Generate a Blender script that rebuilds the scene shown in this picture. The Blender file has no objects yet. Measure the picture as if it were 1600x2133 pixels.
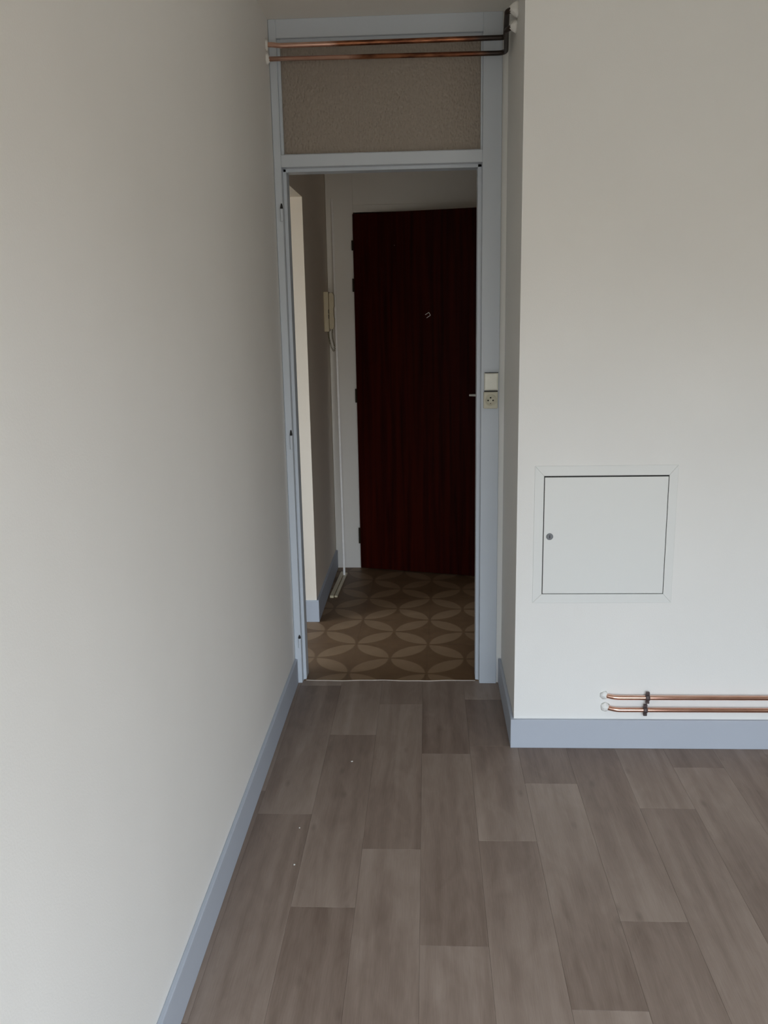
import bpy, bmesh, math, random
from mathutils import Vector, Matrix

C = bpy.context.scene.collection
S = bpy.context.scene
random.seed(7)

# ---------------------------------------------------------------- camera
F_PX, YAW, PITCH, ROLL = 1835.689, -0.051886, 0.224824, -0.018613
CAM = Vector((0.0, -3.46172, 1.53412))
cy, sy, cp, sp = math.cos(YAW), math.sin(YAW), math.cos(PITCH), math.sin(PITCH)
fw = Vector((sy*cp, cy*cp, -sp)); r0 = Vector((cy, -sy, 0)); u0 = r0.cross(fw)
cr, sr = math.cos(ROLL), math.sin(ROLL)
rt = cr*r0 + sr*u0; up = cr*u0 - sr*r0
cd = bpy.data.cameras.new('camera'); cam = bpy.data.objects.new('camera', cd); C.objects.link(cam)
cd.sensor_fit = 'HORIZONTAL'; cd.sensor_width = 36.0; cd.lens = F_PX/1600*36.0; cd.clip_start = 0.02
M = Matrix((rt, up, -fw)).transposed().to_4x4(); M.translation = CAM
cam.matrix_world = M
S.camera = cam

# ---------------------------------------------------------------- daylight: sky, hazy horizon, warm ground
W = bpy.data.worlds.new('sky'); S.world = W; W.use_nodes = True
nt = W.node_tree; nt.nodes.clear()
o_ = nt.nodes.new('ShaderNodeOutputWorld'); bg = nt.nodes.new('ShaderNodeBackground')
tc = nt.nodes.new('ShaderNodeTexCoord'); sx = nt.nodes.new('ShaderNodeSeparateXYZ'); rp = nt.nodes.new('ShaderNodeValToRGB')
nt.links.new(tc.outputs['Generated'], sx.inputs[0])
mr = nt.nodes.new('ShaderNodeMapRange'); mr.inputs['From Min'].default_value = -1; mr.inputs['From Max'].default_value = 1
nt.links.new(sx.outputs['Z'], mr.inputs['Value']); nt.links.new(mr.outputs[0], rp.inputs[0])
e = rp.color_ramp.elements
e[0].position = 0.0; e[0].color = (.15, .138, .12, 1)
e[1].position = 1.0; e[1].color = (.70, .84, 1.0, 1)
for p, c in ((.48, (.19, .175, .15, 1)), (.53, (.30, .28, .25, 1)), (.60, (.78, .88, 1.0, 1))):
    k = e.new(p); k.color = c
nt.links.new(rp.outputs[0], bg.inputs['Color']); bg.inputs['Strength'].default_value = 10.0
nt.links.new(bg.outputs[0], o_.inputs['Surface'])

def portal(name, loc, rot, sx_, sy_):
    l = bpy.data.lights.new(name, 'AREA'); l.shape = 'RECTANGLE'; l.size = sx_; l.size_y = sy_
    l.cycles.is_portal = True
    o = bpy.data.objects.new(name, l); C.objects.link(o); o.location = loc; o.rotation_euler = rot
WX0, WX1, WZ0, WZ1, BACK = -0.35, 1.75, 0.08, 2.15, -4.05         # French window behind the camera
KY0, KY1, KZ0, KZ1, KX = -1.05, 0.36, 0.85, 2.20, -2.50          # window of the side room
portal('window_portal', ((WX0+WX1)/2, BACK-.19, (WZ0+WZ1)/2), (math.pi/2, 0, 0), WX1-WX0, WZ1-WZ0)
portal('window_portal', (KX-.19, (KY0+KY1)/2, (KZ0+KZ1)/2), (math.pi/2, 0, -math.pi/2), KY1-KY0, KZ1-KZ0)

vs = S.view_settings
S.display_settings.display_device = 'sRGB'
vs.view_transform = 'Standard'; vs.look = 'None'; vs.gamma = 1.0; vs.use_curve_mapping = False
vs.exposure = 0.0
S.cycles.use_denoising = True
S.cycles.max_bounces = 10; S.cycles.diffuse_bounces = 7; S.cycles.transmission_bounces = 6
S.cycles.sample_clamp_indirect = 4.0

# ---------------------------------------------------------------- materials
def mat(name):
    m = bpy.data.materials.new(name); m.use_nodes = True
    n = m.node_tree.nodes; return m, n, m.node_tree.links, n['Principled BSDF']
def lin(r, g, b):
    f = lambda v: (v/255/12.92) if v/255 <= .04045 else ((v/255+.055)/1.055)**2.4
    return (f(r), f(g), f(b), 1)
def N(n, t, **kw):
    x = n.new(t)
    for k, v in kw.items():
        if k.startswith('i_'): x.inputs[int(k[2:]) if k[2:].isdigit() else k[2:].replace('_', ' ')].default_value = v
        else: setattr(x, k, v)
    return x
def paint(name, col, rough=.6, bump=.03, scale=260, spec=.3, var=.04, streak=0):
    m, n, l, b = mat(name)
    tc = n.new('ShaderNodeTexCoord')
    nz = N(n, 'ShaderNodeTexNoise', i_Scale=2.3, i_Detail=4.0); l.new(tc.outputs['Object'], nz.inputs['Vector'])
    mx = N(n, 'ShaderNodeMix', data_type='RGBA')
    mx.inputs[6].default_value = tuple(c*(1-var) for c in col[:3])+(1,); mx.inputs[7].default_value = tuple(min(1, c*(1+var)) for c in col[:3])+(1,)
    l.new(nz.outputs['Fac'], mx.inputs[0]); l.new(mx.outputs[2], b.inputs['Base Color'])
    b.inputs['Roughness'].default_value = rough; b.inputs['Specular IOR Level'].default_value = spec
    n2 = N(n, 'ShaderNodeTexNoise', i_Scale=scale, i_Detail=2.0); l.new(tc.outputs['Object'], n2.inputs['Vector'])
    bp = N(n, 'ShaderNodeBump', i_Strength=bump*4, i_Distance=.002); l.new(n2.outputs['Fac'], bp.inputs['Height'])
    if streak:                                   # faint vertical waviness of the plaster
        mp = N(n, 'ShaderNodeMapping'); mp.inputs['Scale'].default_value = (3.5, 3.5, .25); l.new(tc.outputs['Object'], mp.inputs[0])
        n3 = N(n, 'ShaderNodeTexNoise', i_Scale=1.0, i_Detail=2.0); l.new(mp.outputs[0], n3.inputs['Vector'])
        b2 = N(n, 'ShaderNodeBump', i_Strength=streak, i_Distance=.02); l.new(n3.outputs['Fac'], b2.inputs['Height'])
        l.new(bp.outputs[0], b2.inputs['Normal']); bp = b2
    l.new(bp.outputs[0], b.inputs['Normal'])
    return m
def plain(name, col, rough=.5, metal=0, spec=.5):
    m, n, l, b = mat(name)
    tc = n.new('ShaderNodeTexCoord'); nz = N(n, 'ShaderNodeTexNoise', i_Scale=40.0, i_Detail=3.0); l.new(tc.outputs['Object'], nz.inputs['Vector'])
    mx = N(n, 'ShaderNodeMix', data_type='RGBA')
    mx.inputs[6].default_value = tuple(c*.9 for c in col[:3])+(1,); mx.inputs[7].default_value = tuple(min(1, c*1.08) for c in col[:3])+(1,)
    l.new(nz.outputs['Fac'], mx.inputs[0]); l.new(mx.outputs[2], b.inputs['Base Color'])
    b.inputs['Roughness'].default_value = rough; b.inputs['Metallic'].default_value = metal; b.inputs['Specular IOR Level'].default_value = spec
    return m

m_wall = paint('cream_wall_paint', (.825, .812, .778, 1), rough=.55, streak=.12)
m_wallw = paint('white_wall_paint', (.80, .80, .775, 1), rough=.6)
m_hall = paint('beige_hall_paint', (.80, .73, .63, 1), rough=.6)
m_brown = paint('brown_bounce_paint', (.36, .235, .14, 1), rough=.6)  # brown made up for an unseen wall, to darken and warm the hall bounce
m_ceil = paint('ceiling_paint', (.78, .76, .71, 1), rough=.8, scale=150)
m_blue = paint('pale_blue_grey_paint', (.435, .47, .53, 1), rough=.6, bump=.015, scale=90, spec=.2, var=.03)
m_frame = paint('frame_paint', (.55, .60, .655, 1), rough=.4, bump=.015, scale=90, spec=.4, var=.03)
m_hatch = paint('hatch_enamel', (.765, .78, .76, 1), rough=.4, bump=.01, spec=.4, var=.02)
m_casing = paint('hall_white_paint', (.84, .82, .77, 1), rough=.45, spec=.4)
m_plaster = paint('white_filler', (.86, .86, .83, 1), rough=.8, bump=.2, scale=120)
m_cream = plain('cream_plastic', (.66, .58, .40, 1), .35)
m_switch = plain('ivory_plastic', (.76, .76, .67, 1), .35)
m_socket = plain('yellowed_plastic', (.58, .56, .44, 1), .4)
m_dark = plain('dark_gap_shade', (.012, .011, .010, 1), .7)  # near-black stands in for the shade inside gaps, slots and holes
m_black = plain('black_steel', (.03, .028, .027, 1), .45, .6)
m_steel = plain('grey_steel', (.15, .16, .17, 1), .35, .8)
m_brass = plain('tarnished_brass', (.035, .026, .016, 1), .5, .7)
m_clip = plain('dark_steel_clip', (.10, .075, .075, 1), .5, .4)
m_white = plain('white_plastic', (.92, .91, .89, 1), .35)
m_grey = plain('grey_smudge', (.42, .43, .42, 1), .8)
m_edge = plain('raw_vinyl_edge', (.62, .55, .47, 1), .7)
m_cord = plain('olive_cord', (.22, .20, .12, 1), .6)
m_sub = plain('underlay', (.10, .082, .07, 1), .9)

def copper(name, clean_to, burn):
    """copper tube: bright on the left, tarnished beyond clean_to, with soot near the burn position (both along world x)"""
    m, n, l, b = mat(name)
    g = n.new('ShaderNodeNewGeometry'); s = n.new('ShaderNodeSeparateXYZ'); l.new(g.outputs['Position'], s.inputs[0])
    mp = N(n, 'ShaderNodeMapping'); mp.inputs['Scale'].default_value = (14, 60, 60); l.new(g.outputs['Position'], mp.inputs[0])
    nz = N(n, 'ShaderNodeTexNoise', i_Scale=1.0, i_Detail=5.0); l.new(mp.outputs[0], nz.inputs['Vector'])
    ad = N(n, 'ShaderNodeMath', operation='MULTIPLY_ADD'); l.new(nz.outputs['Fac'], ad.inputs[0]); ad.inputs[1].default_value = .10; l.new(s.outputs['X'], ad.inputs[2])
    r = N(n, 'ShaderNodeMapRange'); r.inputs['From Min'].default_value = clean_to+.03; r.inputs['From Max'].default_value = clean_to+.08; l.new(ad.outputs[0], r.inputs['Value'])
    rr = n.new('ShaderNodeValToRGB'); rr.color_ramp.elements[0].color = (.16, .062, .035, 1); rr.color_ramp.elements[1].color = (.40, .17, .09, 1)
    rr.color_ramp.elements[0].position = .42; rr.color_ramp.elements[1].position = .62
    l.new(nz.outputs['Fac'], rr.inputs[0])
    rc = n.new('ShaderNodeValToRGB'); rc.color_ramp.elements[0].color = (.64, .34, .25, 1); rc.color_ramp.elements[1].color = (.92, .62, .50, 1); l.new(nz.outputs['Fac'], rc.inputs[0])
    mx = N(n, 'ShaderNodeMix', data_type='RGBA'); l.new(r.outputs[0], mx.inputs[0]); l.new(rc.outputs[0], mx.inputs[6]); l.new(rr.outputs[0], mx.inputs[7])
    r2 = N(n, 'ShaderNodeMapRange'); r2.inputs['From Min'].default_value = burn; r2.inputs['From Max'].default_value = burn+.08; l.new(ad.outputs[0], r2.inputs['Value'])
    m2 = N(n, 'ShaderNodeMix', data_type='RGBA'); l.new(r2.outputs[0], m2.inputs[0]); l.new(mx.outputs[2], m2.inputs[6]); m2.inputs[7].default_value = (.028, .018, .014, 1)
    l.new(m2.outputs[2], b.inputs['Base Color'])
    rm = N(n, 'ShaderNodeMath', operation='MULTIPLY_ADD'); l.new(r.outputs[0], rm.inputs[0]); rm.inputs[1].default_value = .22; rm.inputs[2].default_value = .19
    l.new(rm.outputs[0], b.inputs['Roughness'])
    mm = N(n, 'ShaderNodeMath', operation='MULTIPLY_ADD'); l.new(r2.outputs[0], mm.inputs[0]); mm.inputs[1].default_value = -.6; mm.inputs[2].default_value = 1.0
    l.new(mm.outputs[0], b.inputs['Metallic'])
    return m
m_cu_up = copper('tarnished_copper', -.33, .17)
m_cu_lo = copper('half_bright_copper', -.25, .20)
m_cu = copper('clean_copper', 9, 9)

def plank_mat():
    m, n, l, b = mat('grey_oak_vinyl')
    tc = n.new('ShaderNodeTexCoord'); oi = n.new('ShaderNodeObjectInfo')
    sep = n.new('ShaderNodeSeparateXYZ'); l.new(tc.outputs['Object'], sep.inputs[0])
    rv = N(n, 'ShaderNodeMath', operation='MULTIPLY'); l.new(oi.outputs['Random'], rv.inputs[0]); rv.inputs[1].default_value = 37.0
    off = n.new('ShaderNodeCombineXYZ'); l.new(rv.outputs[0], off.inputs[0]); l.new(rv.outputs[0], off.inputs[1])
    va = N(n, 'ShaderNodeVectorMath', operation='ADD'); l.new(tc.outputs['Object'], va.inputs[0]); l.new(off.outputs[0], va.inputs[1])
    def noise(sc, detail, dist=0.0):
        mp = N(n, 'ShaderNodeMapping'); mp.inputs['Scale'].default_value = sc; l.new(va.outputs[0], mp.inputs[0])
        z = N(n, 'ShaderNodeTexNoise', i_Scale=1.0, i_Detail=detail, i_Distortion=dist); l.new(mp.outputs[0], z.inputs['Vector']); return z.outputs['Fac']
    fine = noise((420, 14, 1), 8.0, .5); strip = noise((22, .7, 1), 1.0, .3); blot = noise((14, 5.0, 1), 6.0, 1.4)
    cath = noise((10, 1.0, 1), 2.0, 3.0)
    # dark end to light end (local y: +.485 is the dark end)
    gr = N(n, 'ShaderNodeMapRange'); gr.inputs['From Min'].default_value = -.485; gr.inputs['From Max'].default_value = .485; l.new(sep.outputs['Y'], gr.inputs['Value'])
    gr.inputs['To Min'].default_value = .70; gr.inputs['To Max'].default_value = .26
    acc = gr.outputs[0]
    for src, k in ((strip, .80), (blot, .60), (fine, .48), (cath, .60), (oi.outputs['Random'], .12)):
        s = N(n, 'ShaderNodeMath', operation='SUBTRACT'); l.new(src, s.inputs[0]); s.inputs[1].default_value = .5
        a = N(n, 'ShaderNodeMath', operation='MULTIPLY_ADD'); l.new(s.outputs[0], a.inputs[0]); a.inputs[1].default_value = k; l.new(acc, a.inputs[2]); acc = a.outputs[0]
    rp = n.new('ShaderNodeValToRGB'); el = rp.color_ramp.elements
    el[0].position = 0.0; el[0].color = PL_D; el[1].position = 1.0; el[1].color = PL_L
    k = el.new(.5); k.color = PL_M
    l.new(acc, rp.inputs[0])
    # knots
    mk = N(n, 'ShaderNodeMapping'); mk.inputs['Scale'].default_value = (11, 4.4, 1); l.new(va.outputs[0], mk.inputs[0])
    vo = N(n, 'ShaderNodeTexVoronoi', i_Scale=1.0); l.new(mk.outputs[0], vo.inputs['Vector'])
    kr = N(n, 'ShaderNodeMapRange'); kr.inputs['From Min'].default_value = .02; kr.inputs['From Max'].default_value = .13; kr.inputs['To Min'].default_value = .45; kr.inputs['To Max'].default_value = 0; l.new(vo.outputs['Distance'], kr.inputs['Value'])
    mx = N(n, 'ShaderNodeMix', data_type='RGBA'); l.new(kr.outputs[0], mx.inputs[0]); l.new(rp.outputs[0], mx.inputs[6]); mx.inputs[7].default_value = tuple(c*.72 for c in PL_D[:3])+(1,)
    l.new(mx.outputs[2], b.inputs['Base Color'])
    b.inputs['Roughness'].default_value = .48; b.inputs['Specular IOR Level'].default_value = .38
    bp = N(n, 'ShaderNodeBump', i_Strength=.18, i_Distance=.001); l.new(fine, bp.inputs['Height']); l.new(bp.outputs[0], b.inputs['Normal'])
    return m
PL_D, PL_M, PL_L = (.152, .107, .082, 1), (.233, .176, .141, 1), (.318, .251, .207, 1)
m_plank = plank_mat()

T = .338                                     # printed floor tile, petals run along its diagonals
def tile_mat():
    m, n, l, b = mat('petal_pattern_tile')
    tc = n.new('ShaderNodeTexCoord'); s = n.new('ShaderNodeSeparateXYZ'); l.new(tc.outputs['Object'], s.inputs[0])
    def M(op, a, c=None, d=None):
        x = N(n, 'ShaderNodeMath', operation=op)
        for i, v in enumerate((a, c, d)):
            if v is None: continue
            if isinstance(v, (int, float)): x.inputs[i].default_value = v
            else: l.new(v, x.inputs[i])
        return x.outputs[0]
    X, Y = s.outputs['X'], s.outputs['Y']; h = .70710678; L = T*h
    u = M('MULTIPLY', M('ADD', X, Y), h); v = M('MULTIPLY', M('SUBTRACT', X, Y), h)
    # the lattice of petal tips has pitch L along the diagonals, one tip in the tile centre
    p = M('ABSOLUTE', M('SUBTRACT', M('WRAP', u, L, 0.0), L/2)); q = M('ABSOLUTE', M('SUBTRACT', M('WRAP', v, L, 0.0), L/2))
    R = L*h*.955
    def circ(a, c): return M('SQRT', M('ADD', M('POWER', M('SUBTRACT', L, a), 2.0), M('POWER', c, 2.0)))
    d = M('MINIMUM', circ(p, q), circ(q, p))
    mr = N(n, 'ShaderNodeMapRange'); mr.inputs['From Min'].default_value = R-.002; mr.inputs['From Max'].default_value = R+.004
    mr.inputs['To Min'].default_value = 1; mr.inputs['To Max'].default_value = 0; l.new(d, mr.inputs['Value'])
    g = n.new('ShaderNodeNewGeometry'); nz = N(n, 'ShaderNodeTexNoise', i_Scale=14.0, i_Detail=5.0); l.new(g.outputs['Position'], nz.inputs['Vector'])
    def two(c0, c1):
        x = N(n, 'ShaderNodeMix', data_type='RGBA'); l.new(nz.outputs['Fac'], x.inputs[0]); x.inputs[6].default_value = c0; x.inputs[7].default_value = c1; return x.outputs[2]
    mx = N(n, 'ShaderNodeMix', data_type='RGBA'); l.new(mr.outputs[0], mx.inputs[0])
    l.new(two((.120, .068, .034, 1), (.180, .108, .058, 1)), mx.inputs[6]); l.new(two((.205, .130, .072, 1), (.270, .180, .106, 1)), mx.inputs[7])
    l.new(mx.outputs[2], b.inputs['Base Color']); b.inputs['Roughness'].default_value = .5; b.inputs['Specular IOR Level'].default_value = .3
    return m
m_tile = tile_mat()

def wood_mat():
    m, n, l, b = mat('varnished_mahogany')
    tc = n.new('ShaderNodeTexCoord')
    mp = N(n, 'ShaderNodeMapping'); mp.inputs['Scale'].default_value = (34, 34, 1.3); l.new(tc.outputs['Object'], mp.inputs[0])
    nz = N(n, 'ShaderNodeTexNoise', i_Scale=1.0, i_Detail=6.0, i_Distortion=.4); l.new(mp.outputs[0], nz.inputs['Vector'])
    rp = n.new('ShaderNodeValToRGB'); el = rp.color_ramp.elements
    el[0].position = .30; el[0].color = (.020, .0016, .0010, 1); el[1].position = .72; el[1].color = (.052, .0052, .0016, 1)
    l.new(nz.outputs['Fac'], rp.inputs[0]); l.new(rp.outputs[0], b.inputs['Base Color'])
    b.inputs['Roughness'].default_value = .5; b.inputs['Specular IOR Level'].default_value = .05
    return m
m_wood = wood_mat()

def glass_mat():
    m, n, l, b = mat('hammered_glass')
    b.inputs['Base Color'].default_value = (.86, .84, .80, 1); b.inputs['Transmission Weight'].default_value = 1.0
    b.inputs['Roughness'].default_value = .36; b.inputs['IOR'].default_value = 1.45
    df = n.new('ShaderNodeBsdfDiffuse'); df.inputs['Color'].default_value = (.47, .41, .35, 1)
    ms = n.new('ShaderNodeMixShader'); ms.inputs[0].default_value = .58; out = n['Material Output']
    l.new(b.outputs[0], ms.inputs[1]); l.new(df.outputs[0], ms.inputs[2]); l.new(ms.outputs[0], out.inputs['Surface'])
    tc = n.new('ShaderNodeTexCoord'); mp = N(n, 'ShaderNodeMapping'); mp.inputs['Scale'].default_value = (1.5, 1, 1); mp.inputs['Rotation'].default_value = (0, .6, 0); l.new(tc.outputs['Object'], mp.inputs[0])
    vo = N(n, 'ShaderNodeTexVoronoi', feature='SMOOTH_F1', i_Scale=95.0); l.new(mp.outputs[0], vo.inputs['Vector'])
    bp = N(n, 'ShaderNodeBump', i_Strength=.8, i_Distance=.006); l.new(vo.outputs['Distance'], bp.inputs['Height']); l.new(bp.outputs[0], b.inputs['Normal']); l.new(bp.outputs[0], df.inputs['Normal'])
    return m
m_glass = glass_mat()

# ---------------------------------------------------------------- mesh helpers
def bx(bm, x0, x1, y0, y1, z0, z1):
    vs_ = [bm.verts.new((x, y, z)) for x in (x0, x1) for y in (y0, y1) for z in (z0, z1)]
    for f in ((0, 1, 3, 2), (4, 6, 7, 5), (0, 4, 5, 1), (2, 3, 7, 6), (0, 2, 6, 4), (1, 5, 7, 3)):
        bm.faces.new([vs_[i] for i in f])
def boxes(*bs):
    bm = bmesh.new()
    for b in bs: bx(bm, *b)
    return bm
def bev(bm, w=.002, seg=2):
    bmesh.ops.bevel(bm, geom=list(bm.edges), offset=w, segments=seg, profile=.6, affect='EDGES', clamp_overlap=True); return bm
def prism(pts, axis, a, b_):
    """extrude a 2-D outline along an axis: axis 'x' takes (y,z), 'y' takes (x,z), 'z' takes (x,y)"""
    bm = bmesh.new()
    def P(p, t): return {'x': (t, p[0], p[1]), 'y': (p[0], t, p[1]), 'z': (p[0], p[1], t)}[axis]
    A = [bm.verts.new(P(p, a)) for p in pts]; B = [bm.verts.new(P(p, b_)) for p in pts]
    bm.faces.new(A); bm.faces.new(B[::-1])
    for i in range(len(pts)): j = (i+1) % len(pts); bm.faces.new((A[j], A[i], B[i], B[j]))
    return bm
def fillet(path, r, seg=7):
    P = [Vector(p) for p in path]; out = [P[0]]
    for i in range(1, len(P)-1):
        a, b_, c = P[i-1], P[i], P[i+1]; d0 = (a-b_); d1 = (c-b_)
        k = min(r, d0.length*.49, d1.length*.49); s, t = b_+d0.normalized()*k, b_+d1.normalized()*k
        for j in range(seg+1):
            w = j/seg; out.append(s*(1-w)**2 + b_*2*w*(1-w) + t*w*w)
    out.append(P[-1]); return out
def sweep(pts, rad, n=16, cap=True):
    """tube along points; rad a number or one per point"""
    bm = bmesh.new(); rings = []; N_ = None
    for i, p in enumerate(pts):
        d = (pts[min(i+1, len(pts)-1)] - pts[max(i-1, 0)]).normalized()
        if N_ is None: N_ = d.orthogonal().normalized()
        N_ = (N_ - d*N_.dot(d)).normalized(); B = d.cross(N_); r = rad[i] if isinstance(rad, (list, tuple)) else rad
        rings.append([bm.verts.new(p + r*(math.cos(2*math.pi*k/n)*N_ + math.sin(2*math.pi*k/n)*B)) for k in range(n)])
    for a, b_ in zip(rings, rings[1:]):
        for k in range(n): bm.faces.new((a[k], a[(k+1) % n], b_[(k+1) % n], b_[k]))
    if cap: bm.faces.new(rings[0][::-1]); bm.faces.new(rings[-1])
    return bm
def obj(name, bm, m, parent=None, smooth=False, loc=None):
    bmesh.ops.recalc_face_normals(bm, faces=list(bm.faces))
    off = Vector(loc) if loc is not None else (parent_loc(parent) if parent else Vector((0, 0, 0)))
    if off.length: bmesh.ops.translate(bm, verts=list(bm.verts), vec=-off)
    me = bpy.data.meshes.new(name); bm.to_mesh(me); bm.free(); me.materials.append(m)
    if smooth:
        for p in me.polygons: p.use_smooth = True
    o = bpy.data.objects.new(name, me); C.objects.link(o)
    if loc is not None: o.location = off - (parent_loc(parent) if parent else Vector((0, 0, 0)))
    if parent: o.parent = parent
    return o
def parent_loc(p):
    v = Vector((0, 0, 0))
    while p: v += p.location; p = p.parent
    return v
def tag(o, label, cat, group=None, kind=None):
    o['label'] = label; o['category'] = cat
    if group: o['group'] = group
    if kind: o['kind'] = kind
    return o
def thing(name, loc, label, cat, group=None, kind=None):
    o = bpy.data.objects.new(name, None); C.objects.link(o); o.location = loc; o.empty_display_size = .05
    return tag(o, label, cat, group, kind)
def struct(name, bm, m, label, cat, loc=None): return tag(obj(name, bm, m, None, False, loc), label, cat, kind='structure')

# ---------------------------------------------------------------- room dimensions (metres)
XL, XR, YB, H = -.568, .298, -.547, 2.562      # left wall, return wall, hatch wall, ceiling
RX = 3.20                                      # right wall, out of view
HB = .1094                                     # baseboard height
YE = 1.74                                      # end wall of the hall
HX = 1.60                                       # right wall of the hall

# ---------------------------------------------------------------- shell
fl = struct('floor', boxes((XL-.1, RX+.1, BACK-.3, .028, -.08, -.004)), m_sub, 'grey oak plank floor of the bare white room', 'floor')
fh = struct('floor_hall', boxes((KX-.1, HX+.1, .028, 3.1, -.08, -.004), (KX-.1, XL-.1, -1.2, .028, -.08, -.004)), m_sub, 'brown patterned tile floor of the dark hallway', 'floor')
struct('ceiling', boxes((KX-.1, RX+.1, BACK-.3, 3.1, H, H+.1)), m_ceil, 'plain pale ceiling, a sliver over the doorway', 'ceiling')
OY0, OY1, OZ = .13, .76, 2.047                 # opening in the left wall of the hall
struct('wall_left', boxes((XL-.1, XL, BACK, .05, 0, H)), m_wall, 'long cream painted wall on the left', 'wall')
struct('wall_hall_left', boxes((XL-.1, XL, .05, OY0, 0, H), (XL-.1, XL, OY0, OY1, OZ, H), (XL-.1, XL, OY1, YE+.1, 0, H)), m_hall, 'dim beige hallway wall with the opening to the left', 'wall')
wf = struct('wall_front', boxes((XR, RX, YB, YB+.1, 0, H)), m_wallw, 'white wall that carries the access hatch', 'wall')
struct('wall_return', boxes((XR, XR+.1, YB+.1, .112, 0, H), (.277, XR, .012, .112, 0, H)), m_wallw, 'narrow shaded side of the wall beside the doorway', 'wall')
struct('wall_right', boxes((RX, RX+.1, BACK, YB+.1, 0, H)), m_wallw, 'white side wall out of view on the right', 'wall')
struct('wall_back', boxes((XL-.1, WX0, BACK-.2, BACK, 0, H), (WX1, RX+.1, BACK-.2, BACK, 0, H), (WX0, WX1, BACK-.2, BACK, 0, WZ0), (WX0, WX1, BACK-.2, BACK, WZ1, H)), m_wallw, 'white window wall behind the viewer', 'wall')
struct('wall_hall_right', boxes((HX, HX+.1, .112, 3.1, 0, H), (XR+.1, HX+.1, .03, .112, 0, H)), m_brown, 'unseen right wall of the hallway, made brown to darken the hall', 'wall')
DX0, DX1 = -.412, .400                         # entrance door opening
struct('wall_end', boxes((XL-.1, DX0-.02, YE, YE+.1, 0, H), (DX1+.02, HX, YE, YE+.1, 0, H), (DX0-.02, DX1+.02, YE, YE+.1, 2.09, H)), m_casing, 'white end wall of the hallway around the brown door', 'wall')
struct('wall_landing', boxes((XL-.1, HX, 3.0, 3.1, 0, H), (XL-.2, XL-.1, YE+.1, 3.1, 0, H)), m_wallw, 'landing wall behind the brown entrance door', 'wall')
struct('wall_side_room', boxes((KX-.1, XL-.1, YE, YE+.1, 0, H), (KX-.1, XL-.1, -1.3, -1.2, 0, H),
       (KX-.2, KX, -1.3, KY0, 0, H), (KX-.2, KX, KY1, YE+.1, 0, H), (KX-.2, KX, KY0, KY1, 0, KZ0), (KX-.2, KX, KY0, KY1, KZ1, H)), m_wallw, 'walls of the side room left of the hallway', 'wall')

def window_frame(name, label, bars):
    t = thing(name, bars[0][:1]+bars[0][2:3]+bars[0][4:5], label, 'window', kind='structure')
    for b in bars: obj('frame_bar', bev(boxes(b), .004), m_white, t)
fy0, fy1 = BACK-.17, BACK-.12; w = .05
window_frame('window_1', 'open white french window behind the viewer', [(WX0, WX0+w, fy0, fy1, WZ0, WZ1), (WX1-w, WX1, fy0, fy1, WZ0, WZ1), (WX0+w, WX1-w, fy0, fy1, WZ1-w, WZ1), (WX0+w, WX1-w, fy0, fy1, WZ0, WZ0+.04)])
fx0, fx1 = KX-.17, KX-.12
window_frame('window_2', 'open white window of the side room', [(fx0, fx1, KY0, KY0+w, KZ0, KZ1), (fx0, fx1, KY1-w, KY1, KZ0, KZ1), (fx0, fx1, KY0+w, KY1-w, KZ1-w, KZ1), (fx0, fx1, KY0+w, KY1-w, KZ0, KZ0+w)])

# ---------------------------------------------------------------- floor planks, one object each
PW, PL, X0 = .1710, .970, -.372
ends = {-1: (-.996, 1), 0: (-.465, 1), 1: (-.205, -1), 2: (-.604, -1), 3: (-1.128, 1), 4: (-.800, -1), 5: (-1.471, 1), 6: (-.945, 1), 7: (-.689, -1), 8: (-1.076, -1)}
cache = {}
G = .00015
def plank(x0, x1, ya, yb, cx, cyy, flip):
    """ya<yb are the clipped ends of a plank whose full centre is (cx,cyy)"""
    x0, x1, ya, yb = x0+G, x1-G, ya+G, yb-G
    l0, l1, m0, m1 = x0-cx, x1-cx, ya-cyy, yb-cyy
    if flip < 0: l0, l1, m0, m1 = -l1, -l0, -m1, -m0
    key = tuple(round(v, 4) for v in (l0, l1, m0, m1))
    if key not in cache:
        bm = bmesh.new(); c = .0004
        top = [bm.verts.new(p) for p in ((l0+c, m0+c, 0), (l1-c, m0+c, 0), (l1-c, m1-c, 0), (l0+c, m1-c, 0))]
        mid = [bm.verts.new(p) for p in ((l0, m0, -c), (l1, m0, -c), (l1, m1, -c), (l0, m1, -c))]
        bot = [bm.verts.new((v.co.x, v.co.y, -.004)) for v in mid]
        bm.faces.new(top)
        for i in range(4):
            j = (i+1) % 4; bm.faces.new((mid[i], mid[j], top[j], top[i])); bm.faces.new((bot[i], bot[j], mid[j], mid[i]))
        me = bpy.data.meshes.new('plank'); bm.to_mesh(me); bm.free(); me.materials.append(m_plank); cache[key] = me
    o = bpy.data.objects.new('plank', cache[key]); C.objects.link(o); o.parent = fl
    o.location = (cx, cyy, 0); o.rotation_euler = (0, 0, math.pi if flip < 0 else 0)
k = -2
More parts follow.
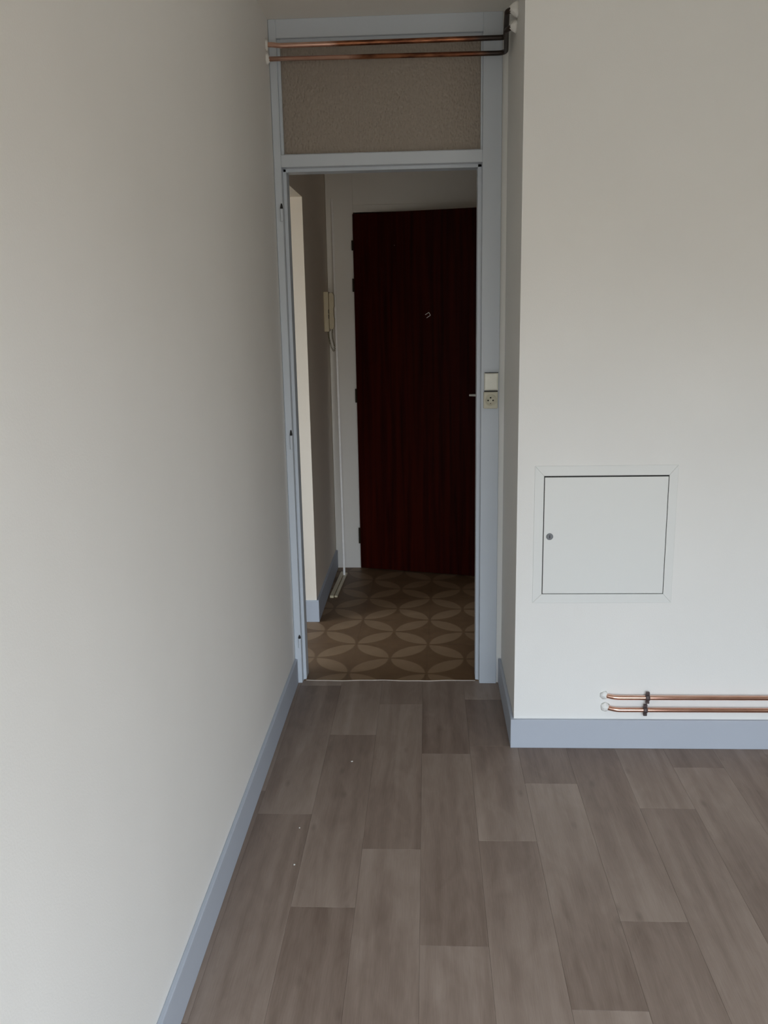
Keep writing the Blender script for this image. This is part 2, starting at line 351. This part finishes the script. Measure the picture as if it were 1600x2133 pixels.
while X0 + PW*k < RX:
    a, b_ = X0+PW*k, X0+PW*(k+1); cx = (a+b_)/2
    e0, fl_ = ends.get(k, (-.547-random.random()*PL, random.choice((1, -1))))
    a2, b2 = max(a, XL), min(b_, RX)
    n_ = -6
    while b2-a2 > .005 and n_ < 6:
        ye = e0 + PL*n_; n_ += 1               # far end of this plank
        ya = ye-PL; c2 = ye-PL/2
        lo = max(ya, BACK); hi = min(ye, .024)
        if hi-lo < .004: continue
        if a2 >= XR-.001:
            hi = min(hi, YB)
            if hi-lo > .004: plank(a2, b2, lo, hi, cx, c2, fl_)
        elif b2 > XR:
            if hi > YB+.004:
                l2 = max(lo, YB); plank(a2, XR, l2, hi, cx, c2, fl_)
            if lo < YB-.004: plank(a2, b2, lo, min(hi, YB), cx, c2, fl_)
        else: plank(a2, b2, lo, hi, cx, c2, fl_)
    k += 1

# ---------------------------------------------------------------- hall tiles, clipped to the hall
def clip(poly, ax, val, keep_less):
    out = []
    for i in range(len(poly)):
        p, q = poly[i], poly[(i+1) % len(poly)]; ip = (p[ax] <= val) == keep_less or p[ax] == val; iq = (q[ax] <= val) == keep_less or q[ax] == val
        if ip: out.append(p)
        if ip != iq:
            t = (val-p[ax])/(q[ax]-p[ax]); out.append((p[0]+t*(q[0]-p[0]), p[1]+t*(q[1]-p[1])))
    return out
th = math.radians(-1.3); ct, st = math.cos(th), math.sin(th); NX, NY = -.345, .447   # a tile corner
for i in range(-7, 5):
    for j in range(-5, 5):
        u, v = (i+.5)*T, (j+.5)*T; cx, c2 = NX+u*ct-v*st, NY+u*st+v*ct; h = T/2-.0002
        for (qx0, qx1, qy0, qy1) in ((XL-.1, HX, .030, YE), (KX, XL-.1, -1.2, YE), (DX0-.02, DX1+.02, YE, 3.0)):
            poly = [(cx+a*ct-b_*st, c2+a*st+b_*ct) for a, b_ in ((-h, -h), (h, -h), (h, h), (-h, h))]
            for ax, val, less in ((0, qx0, False), (0, qx1, True), (1, qy0, False), (1, qy1, True)):
                if poly: poly = clip(poly, ax, val, less)
            if len(poly) < 3: continue
            ar = abs(sum(poly[q][0]*poly[(q+1) % len(poly)][1]-poly[(q+1) % len(poly)][0]*poly[q][1] for q in range(len(poly))))/2
            if ar < .0008: continue
            loc_ = [((x-cx)*ct+(y-c2)*st, -(x-cx)*st+(y-c2)*ct) for x, y in poly]
            bm = prism(loc_, 'z', -.004, 0); bmesh.ops.recalc_face_normals(bm, faces=list(bm.faces))
            me = bpy.data.meshes.new('tile'); bm.to_mesh(me); bm.free(); me.materials.append(m_tile)
            o = bpy.data.objects.new('tile', me); C.objects.link(o); o.parent = fh; o.location = (cx, c2, 0); o.rotation_euler = (0, 0, th)

# threshold: pale raw edge of the hall floor covering, slightly wavy
tp = []
for i in range(41):
    x = -.527+.719*i/40; tp.append(Vector((x, .024+.0035*math.sin(i*.33+2.3)-.0012*math.sin(i*.9),   .0016)))
struct('trim_1', sweep(tp, .0016, 8), m_edge, 'thin pale wavy floor edge across the doorway', 'threshold')

# ---------------------------------------------------------------- baseboards
def board(name, b, label):
    struct(name, bev(boxes(b), .003), m_blue, label, 'baseboard')
B = .012
board('baseboard_left', (XL, XL+B, BACK, -.001, 0, HB), 'long pale grey baseboard along the left wall')
board('baseboard_right', (XR-B, RX, YB-B, YB, 0, HB), 'pale blue baseboard under the copper pipes')
board('baseboard_return', (XR-B, XR, YB, .010, 0, HB), 'short shaded baseboard at the side of the doorway')
struct('baseboard_hall', bev(prism([(XL-.1, OY1-B), (XL+B, OY1-B), (XL+B, 1.715), (XL, 1.715), (XL, OY1), (XL-.1, OY1)], 'z', 0, .113), .002), m_blue, 'grey baseboard wrapping the corner in the hallway', 'baseboard')

# ---------------------------------------------------------------- doorway frame with glazed transom
d1 = thing('door_1', (-.13, .05, 0), 'pale blue doorway frame without its door, glazed above', 'door frame', kind='structure')
RL, RR, ZR = -.5393, .2073, 2.06
obj('jamb', bev(prism([(XL+.003, 0), (RL, 0), (RL, .04), (-.527, .04), (-.527, .108), (XL, .108), (XL, .005)], 'z', 0, H), .0015, 1), m_frame, d1)
obj('jamb', bev(prism([(RR, 0), (.277, 0), (.277, .108), (.192, .108), (.192, .04), (RR, .04)], 'z', 0, H), .0015, 1), m_frame, d1)
obj('head', bev(boxes((RL, RR, 0, .108, 2.499, H)), .0015, 1), m_frame, d1)
obj('transom_bar', bev(prism([(0, ZR), (0, 2.1036), (.108, 2.1036), (.108, 2.048), (.04, 2.048), (.04, ZR)], 'x', RL, RR), .0015, 1), m_frame, d1)
GX0, GX1, GZ0, GZ1, gb = RL, RR, 2.1036, 2.499, .011
tpn = obj('transom_pane', boxes((GX0+.002, GX1-.002, .030, .035, GZ0+.002, GZ1-.002)), m_glass, d1)
tpn['label'] = 'hammered glass pane'
for b in ((GX0, GX0+gb, .014, .029, GZ0, GZ1), (GX1-.007, GX1, .014, .029, GZ0, GZ1), (GX0+gb, GX1-.007, .014, .029, GZ0, GZ0+.004), (GX0+gb, GX1-.007, .014, .029, GZ1-gb, GZ1)):
    obj('glazing_bead', bev(boxes(b), .001, 1), m_frame, d1)
for z0, z1, zp in ((1.868, 1.913, 1.932), (1.001, 1.057, 1.078), (.160, .202, .216)):
    hx, hy = -.5435, -.004
    hg = obj('hinge', bev(sweep([Vector((hx, hy, z0)), Vector((hx, hy, z1))], .0062, 14), .001, 1), m_frame, d1)
    pn = obj('pin', sweep([Vector((hx, hy, z1-.002)), Vector((hx, hy, z1+.006)), Vector((hx, hy, zp))], [.0055, .0050, .0022], 12), m_black, hg); pn['label'] = 'black hinge pin'

# ---------------------------------------------------------------- entrance door
d2 = thing('door_2', (-.01, 1.70, 0), 'dark red-brown wooden entrance door standing ajar at the hallway end', 'door', kind='structure')
ST = 1.715
obj('casing', bev(boxes((XL+.002, DX0, ST, YE, 0, H)), .002), m_casing, d2)
obj('casing', bev(boxes((DX1, DX1+.14, ST, YE, 0, H)), .002), m_casing, d2)
obj('head_rail', bev(boxes((DX0, DX1, ST, YE, 2.072, 2.112)), .002), m_casing, d2)
obj('head_panel', boxes((DX0, DX1, ST+.010, YE, 2.112, H)), m_casing, d2)
for x in ((DX0-.02, DX0+.0), (DX1, DX1+.02)): obj('lining', boxes((x[0], x[1], YE, YE+.1, 0, 2.09)), m_casing, d2)
leaf = obj('door_leaf', bev(boxes((.004, .80, 0, .04, .008, 2.062)), .002), m_wood, None)
leaf.parent = d2; leaf.location = Vector((-.418, 1.690, 0)) - d2.location; leaf.rotation_euler = (0, 0, math.radians(-14.8)); leaf['label'] = 'dark mahogany veneered leaf'
def on_leaf(name, bm, m, smooth=False, label=None):
    bmesh.ops.recalc_face_normals(bm, faces=list(bm.faces)); me = bpy.data.meshes.new(name); bm.to_mesh(me); bm.free(); me.materials.append(m)
    if smooth:
        for p in me.polygons: p.use_smooth = True
    o = bpy.data.objects.new(name, me); C.objects.link(o); o.parent = leaf
    if label: o['label'] = label
    return o
for z0, z1 in ((1.866, 1.920), (1.640, 1.712), (1.012, 1.092), (.162, .258)):
    bm = sweep([Vector((.0005, -.0035, z0)), Vector((.0005, -.0035, z1))], .0042, 12); bx(bm, .001, .007, -.003, .001, z0, z1)
    on_leaf('hinge', bm, m_brass, label='dark metal hinge')
# little wire hook: three sides of a slanted rectangle
hook = [Vector((.423, -.005, 1.507)), Vector((.444, -.007, 1.519)), Vector((.4525, -.007, 1.503)), Vector((.431, -.005, 1.490))]
bm = sweep(fillet(hook, .002, 3), .0016, 8)
for p in (hook[0], hook[-1]):
    g = sweep([p+Vector((0, .006, 0)), p], .0016, 8); me_ = bpy.data.meshes.new('t'); g.to_mesh(me_); g.free(); bm.from_mesh(me_); bpy.data.meshes.remove(me_)
on_leaf('hook', bm, m_white, label='small pale wire hook')
# lever handle
bm = bev(boxes((.735, .770, -.008, 0, .98, 1.13)), .002); on_leaf('handle_plate', bm, m_white)
lv = fillet([Vector((.7525, -.004, 1.067)), Vector((.7525, -.050, 1.067)), Vector((.684, -.052, 1.067))], .012, 6)
on_leaf('door_handle', sweep(lv, [.008]*(len(lv)-1)+[.0055], 12), m_white, True, 'white lever handle')
sc_ = sweep([Vector((.247, 0, 1.885)), Vector((.247, -.003, 1.885))], .002, 8); on_leaf('screw_head', sc_, m_steel)

# ---------------------------------------------------------------- access hatch
hx0, hx1, hz0, hz1 = .3546, .8261, .5414, 1.0203; ix0, ix1, iz0, iz1 = .3858, .7976, .5733, .9861
hatch = thing('access_hatch', ((hx0+hx1)/2, YB, hz0), 'square pale metal access hatch with a round lock in the white wall', 'hatch')
P = .003
for poly in ([(hx0, hz0), (hx1, hz0), (ix1, iz0), (ix0, iz0)], [(hx0, hz1), (ix0, iz1), (ix1, iz1), (hx1, hz1)], [(hx0, hz0), (ix0, iz0), (ix0, iz1), (hx0, hz1)], [(hx1, hz0), (hx1, hz1), (ix1, iz1), (ix1, iz0)]):
    c0 = Vector((sum(p[0] for p in poly)/4, sum(p[1] for p in poly)/4)); q = [tuple(c0+(Vector(p)-c0)*.999) for p in poly]
    obj('frame_strip', bev(prism(q, 'y', YB-P, YB), .0008, 1), m_hatch, hatch)
obj('panel_gap_shade', boxes((ix0, ix1, YB-.0006, YB, iz0, iz1)), m_dark, hatch)  # flat dark sheet, paints the shade in the gap round the panel
hd = obj('door_panel', bev(boxes((ix0+.0028, ix1-.0022, YB-P-.0002, YB-.0008, iz0+.0022, iz1-.0048)), .0008, 1), m_hatch, hatch)
lk = obj('lock', bev(sweep([Vector((.4085, YB-P, .778)), Vector((.4085, YB-P-.003, .778))], .0115, 24), .001, 1), m_steel, hd); lk['label'] = 'round grey steel lock'
bm = boxes((.4072, .4098, YB-P-.0036, YB-P-.002, .7725, .7835)); obj('key_slot', bm, m_dark, hd)

# ---------------------------------------------------------------- copper pipes
def pipe(path, rad, m, label, group, bend=.03):
    loc = Vector(path[0]); o = obj('copper_pipe', sweep(fillet(path, bend, 8), rad, 18), m, None, True, loc); return tag(o, label, 'pipe', group)
GT, GB = 'copper pipes above the doorway', 'copper pipes above the right baseboard'
pipe([(XL, -.046, 2.4655), (-.548, -.047, 2.4655), (-.520, -.05, 2.4605), (.2825, -.052, 2.4620), (.2640, -.318, 2.4670), (XR, -.328, 2.4700)], .0088, m_cu_up, 'upper tarnished copper pipe crossing the transom glass', GT, .020)
pipe([(XL, -.05, 2.418), (.2845, -.052, 2.4120), (.2660, -.285, 2.4230), (XR, -.296, 2.4290)], .0082, m_cu_lo, 'lower copper pipe over the transom, bright left end', GT, .034)
yp_ = YB-.018
pipe([(.612, YB, .2005), (.622, YB-.008, .2000), (.650, yp_, .1983), (RX, yp_, .1993)], .0082, m_cu, 'upper bright copper pipe low on the white wall', GB, .02)
pipe([(.618, YB, .1550), (.628, YB-.008, .1542), (.656, yp_, .1520), (RX, yp_, .1530)], .0082, m_cu, 'lower bright copper pipe just over the pale baseboard', GB, .02)
GC = 'dark pipe clips on the lower copper pipes'
for cx, cz, lab in ((.7595, .1986, 'dark pipe clip on the upper of the low copper pipes'), (.7535, .1523, 'dark pipe clip on the pipe nearest the baseboard')):
    t = thing('pipe_clip', (cx, YB, cz), lab, 'clip', GC)
    pts = [Vector((cx-.0075, yp_, cz)), Vector((cx-.006, yp_, cz)), Vector((cx+.006, yp_, cz)), Vector((cx+.0075, yp_, cz))]
    obj('collar', sweep(pts, [.0086, .0118, .0118, .0086], 18), m_clip, t, True)
    for s in (1, -1): obj('lug', bev(boxes((cx-.0062, cx+.0062, yp_-.005, yp_+.004, cz+s*.0172-.0042, cz+s*.0172+.0042), (cx-.005, cx+.005, yp_-.003, yp_+.003, cz+s*.013-.005, cz+s*.013+.005)), .001, 1), m_clip, t)
    obj('stem', sweep([Vector((cx, yp_, cz)), Vector((cx, YB, cz))], .004, 10), m_clip, t)

def blob(parent, c, nrm, rad, ht, seed):
    """rough filler mound on a wall: centre, outward normal, radius, height"""
    rnd = random.Random(seed); bm = bmesh.new(); c = Vector(c); nrm = Vector(nrm); t1 = nrm.orthogonal().normalized(); t2 = nrm.cross(t1); rings = []
    for fr, fh in ((1.0, 0), (.86, .35), (.62, .75), (.34, 1.0)):
        rings.append([bm.verts.new(c + nrm*(ht*fh*(1+rnd.uniform(-.15, .15)) + .0002) + (t1*math.cos(2*math.pi*k/16)+t2*math.sin(2*math.pi*k/16))*rad*fr*(1+rnd.uniform(-.14, .14))) for k in range(16)])
    for a, b_ in zip(rings, rings[1:]):
        for k in range(16): bm.faces.new((a[k], a[(k+1) % 16], b_[(k+1) % 16], b_[k]))
    bm.faces.new(rings[-1]); bm.faces.new(rings[0][::-1])
    return obj('filler_patch', bm, m_plaster, parent, True)
wl = bpy.data.objects['wall_left']; wr = bpy.data.objects['wall_return']
blob(wl, (XL, -.046, 2.4655), (1, 0, 0), .020, .008, 1); blob(wl, (XL, -.05, 2.418), (1, 0, 0), .020, .012, 2)
blob(wr, (XR, -.328, 2.470), (-1, 0, 0), .026, .025, 3); blob(wr, (XR, -.296, 2.429), (-1, 0, 0), .022, .022, 4)
blob(wf, (.613, YB, .2005), (0, -1, 0), .015, .015, 5); blob(wf, (.618, YB, .1556), (0, -1, 0), .017, .016, 6)
for px, pz in ((1.035, .148), (1.128, .150)):
    o = obj('filled_hole', bev(sweep([Vector((px, YB, pz)), Vector((px, YB-.0008, pz))], .0035, 12), .0003, 1), m_grey, wf); o['label'] = 'small grey filled hole'

# ---------------------------------------------------------------- switch and socket on the frame
sw = thing('light_switch', (.2455, 0, 1.2265), 'square ivory light switch on the blue door frame', 'switch')
obj('housing', bev(boxes((.2185, .2725, -.020, 0, 1.2245, 1.2930)), .003), m_switch, sw)
bm = prism([(-.020, 1.2285), (-.0275, 1.2290), (-.0235, 1.2900), (-.020, 1.2900)], 'x', .2205, .2680); obj('rocker', bev(bm, .0015), m_switch, sw)
obj('top_gap_shade', boxes((.2195, .2715, -.0215, -.0195, 1.2915, 1.2942)), m_dark, sw)  # dark strip painted as the shaded gap over the rocker
so = thing('power_socket', (.2435, 0, 1.155), 'yellowed round-faced power socket below the ivory switch', 'socket')
obj('housing', bev(boxes((.2165, .2710, -.020, 0, 1.1545, 1.2200)), .004), m_socket, so)
obj('top_gap_shade', boxes((.2180, .2700, -.0212, -.0190, 1.2200, 1.2240)), m_dark, so)  # dark strip painted as the shade between switch and socket
cz, cx = 1.1875, .2430
bm = bmesh.new(); prof = [(.0225, -.0200), (.0225, -.0232), (.0195, -.0236), (.0180, -.0205), (.0001, -.0203)]; rings = []
for r, y in prof: rings.append([bm.verts.new((cx+r*math.cos(2*math.pi*k/28), y, cz+r*math.sin(2*math.pi*k/28))) for k in range(28)])
for a, b_ in zip(rings, rings[1:]):
    for k in range(28): bm.faces.new((a[k], a[(k+1) % 28], b_[(k+1) % 28], b_[k]))
obj('socket_face', bm, m_socket, so, True)
for dx, dz, r in ((-.0095, -.001, .0032), (.0095, -.001, .0032), (0, .0095, .0032), (0, -.0125, .0018)):
    obj('hole', sweep([Vector((cx+dx, -.0203, cz+dz)), Vector((cx+dx, -.0209, cz+dz))], r, 12), m_dark, so)

# ---------------------------------------------------------------- intercom on the hall wall
ic = thing('wall_intercom', (XL, 1.54, 1.42), 'cream intercom handset on the dark left hallway wall', 'intercom')
obj('base', bev(boxes((XL, XL+.026, 1.49, 1.58, 1.425, 1.640)), .004), m_cream, ic)
hs = prism([(XL+.027, 1.632), (XL+.047, 1.636), (XL+.055, 1.620), (XL+.055, 1.560), (XL+.047, 1.545), (XL+.047, 1.510), (XL+.055, 1.495), (XL+.053, 1.450), (XL+.044, 1.436), (XL+.027, 1.440)], 'y', 1.502, 1.556)
obj('handset', bev(hs, .003), m_cream, ic)
for z in (1.534, 1.506): obj('slot', boxes((XL+.0245, XL+.0275, 1.4885, 1.4905, z-.011, z+.011)), m_dark, ic)
cord = [Vector((XL+.040, 1.528, 1.437)), Vector((XL+.038, 1.528, 1.395)), Vector((XL+.052, 1.520, 1.335)), Vector((XL+.046, 1.520, 1.312)), Vector((XL+.030, 1.530, 1.340)), Vector((XL+.016, 1.540, 1.400)), Vector((XL+.014, 1.545, 1.426))]
fp = fillet(cord, .03, 8); dense = []
for a, b_ in zip(fp, fp[1:]):
    s_ = max(1, int((b_-a).length/.0016))
    for q in range(s_): dense.append(a+(b_-a)*q/s_)
coil = []
for i, p in enumerate(dense):
    d = (dense[min(i+1, len(dense)-1)]-dense[max(i-1, 0)]).normalized(); n1 = d.cross(Vector((0, 1, 0))).normalized(); n2 = Vector((0, 1, 0)); an = i*1.57
    coil.append(p+(n1*math.cos(an)+n2*math.sin(an))*.0042)
obj('cord', sweep(coil, .0014, 5), m_cord, ic)

# ---------------------------------------------------------------- loose trunking in the hall
a, b_ = Vector((-.502, 1.533, .002)), Vector((-.528, 1.7065, 2.150)); d = b_-a
bm = bev(boxes((-.006, .006, -.006, .006, 0, d.length)), .001, 1); bx(bm, -.0062, .0062, -.0085, -.006, .004, d.length-.004)
o = obj('cable_trunking', bm, m_white, None); o.location = a; o.rotation_euler = d.to_track_quat('Z', 'Y').to_euler()
tag(o, 'slim white trunking strip leaning upright beside the brown door', 'trunking')
t = thing('trunking_offcut', (-.525, 1.13, 0), 'flat trunking offcut lying on hall tiles by the baseboard', 'trunking')
t.rotation_euler = (0, 0, math.radians(-2.2))
def loc_obj(name, bm, m, p):
    o = obj(name, bm, m, None); o.parent = p; return o
loc_obj('channel', bev(boxes((-.020, .001, 0, .46, 0, .014)), .0015, 1), m_cream, t)
loc_obj('lid', bev(boxes((.004, .021, .01, .45, 0, .010)), .0015, 1), m_cream, t)

# ---------------------------------------------------------------- paint flecks on the floor
for x, y, s, lab in ((-.2735, -.664, .0045, 'curled white paint fleck on the dark plank nearest the door'), (-.4000, -1.073, .0028, 'tiny white paint fleck beside the left baseboard'), (-.3890, -1.255, .0034, 'white paint fleck on the plank seam near the left baseboard')):
    bm = bmesh.new(); rnd = random.Random(int(x*1e4)); pts = [(x+s*math.cos(a_)*rnd.uniform(.6, 1.1), y+s*.8*math.sin(a_)*rnd.uniform(.5, 1.1)) for a_ in [k*math.pi/3 for k in range(6)]]
    bm.free(); tag(obj('paint_fleck', prism(pts, 'z', 0, .0012), m_plaster, None, False, (x, y, 0)), lab, 'debris', 'white paint flecks on the plank floor')
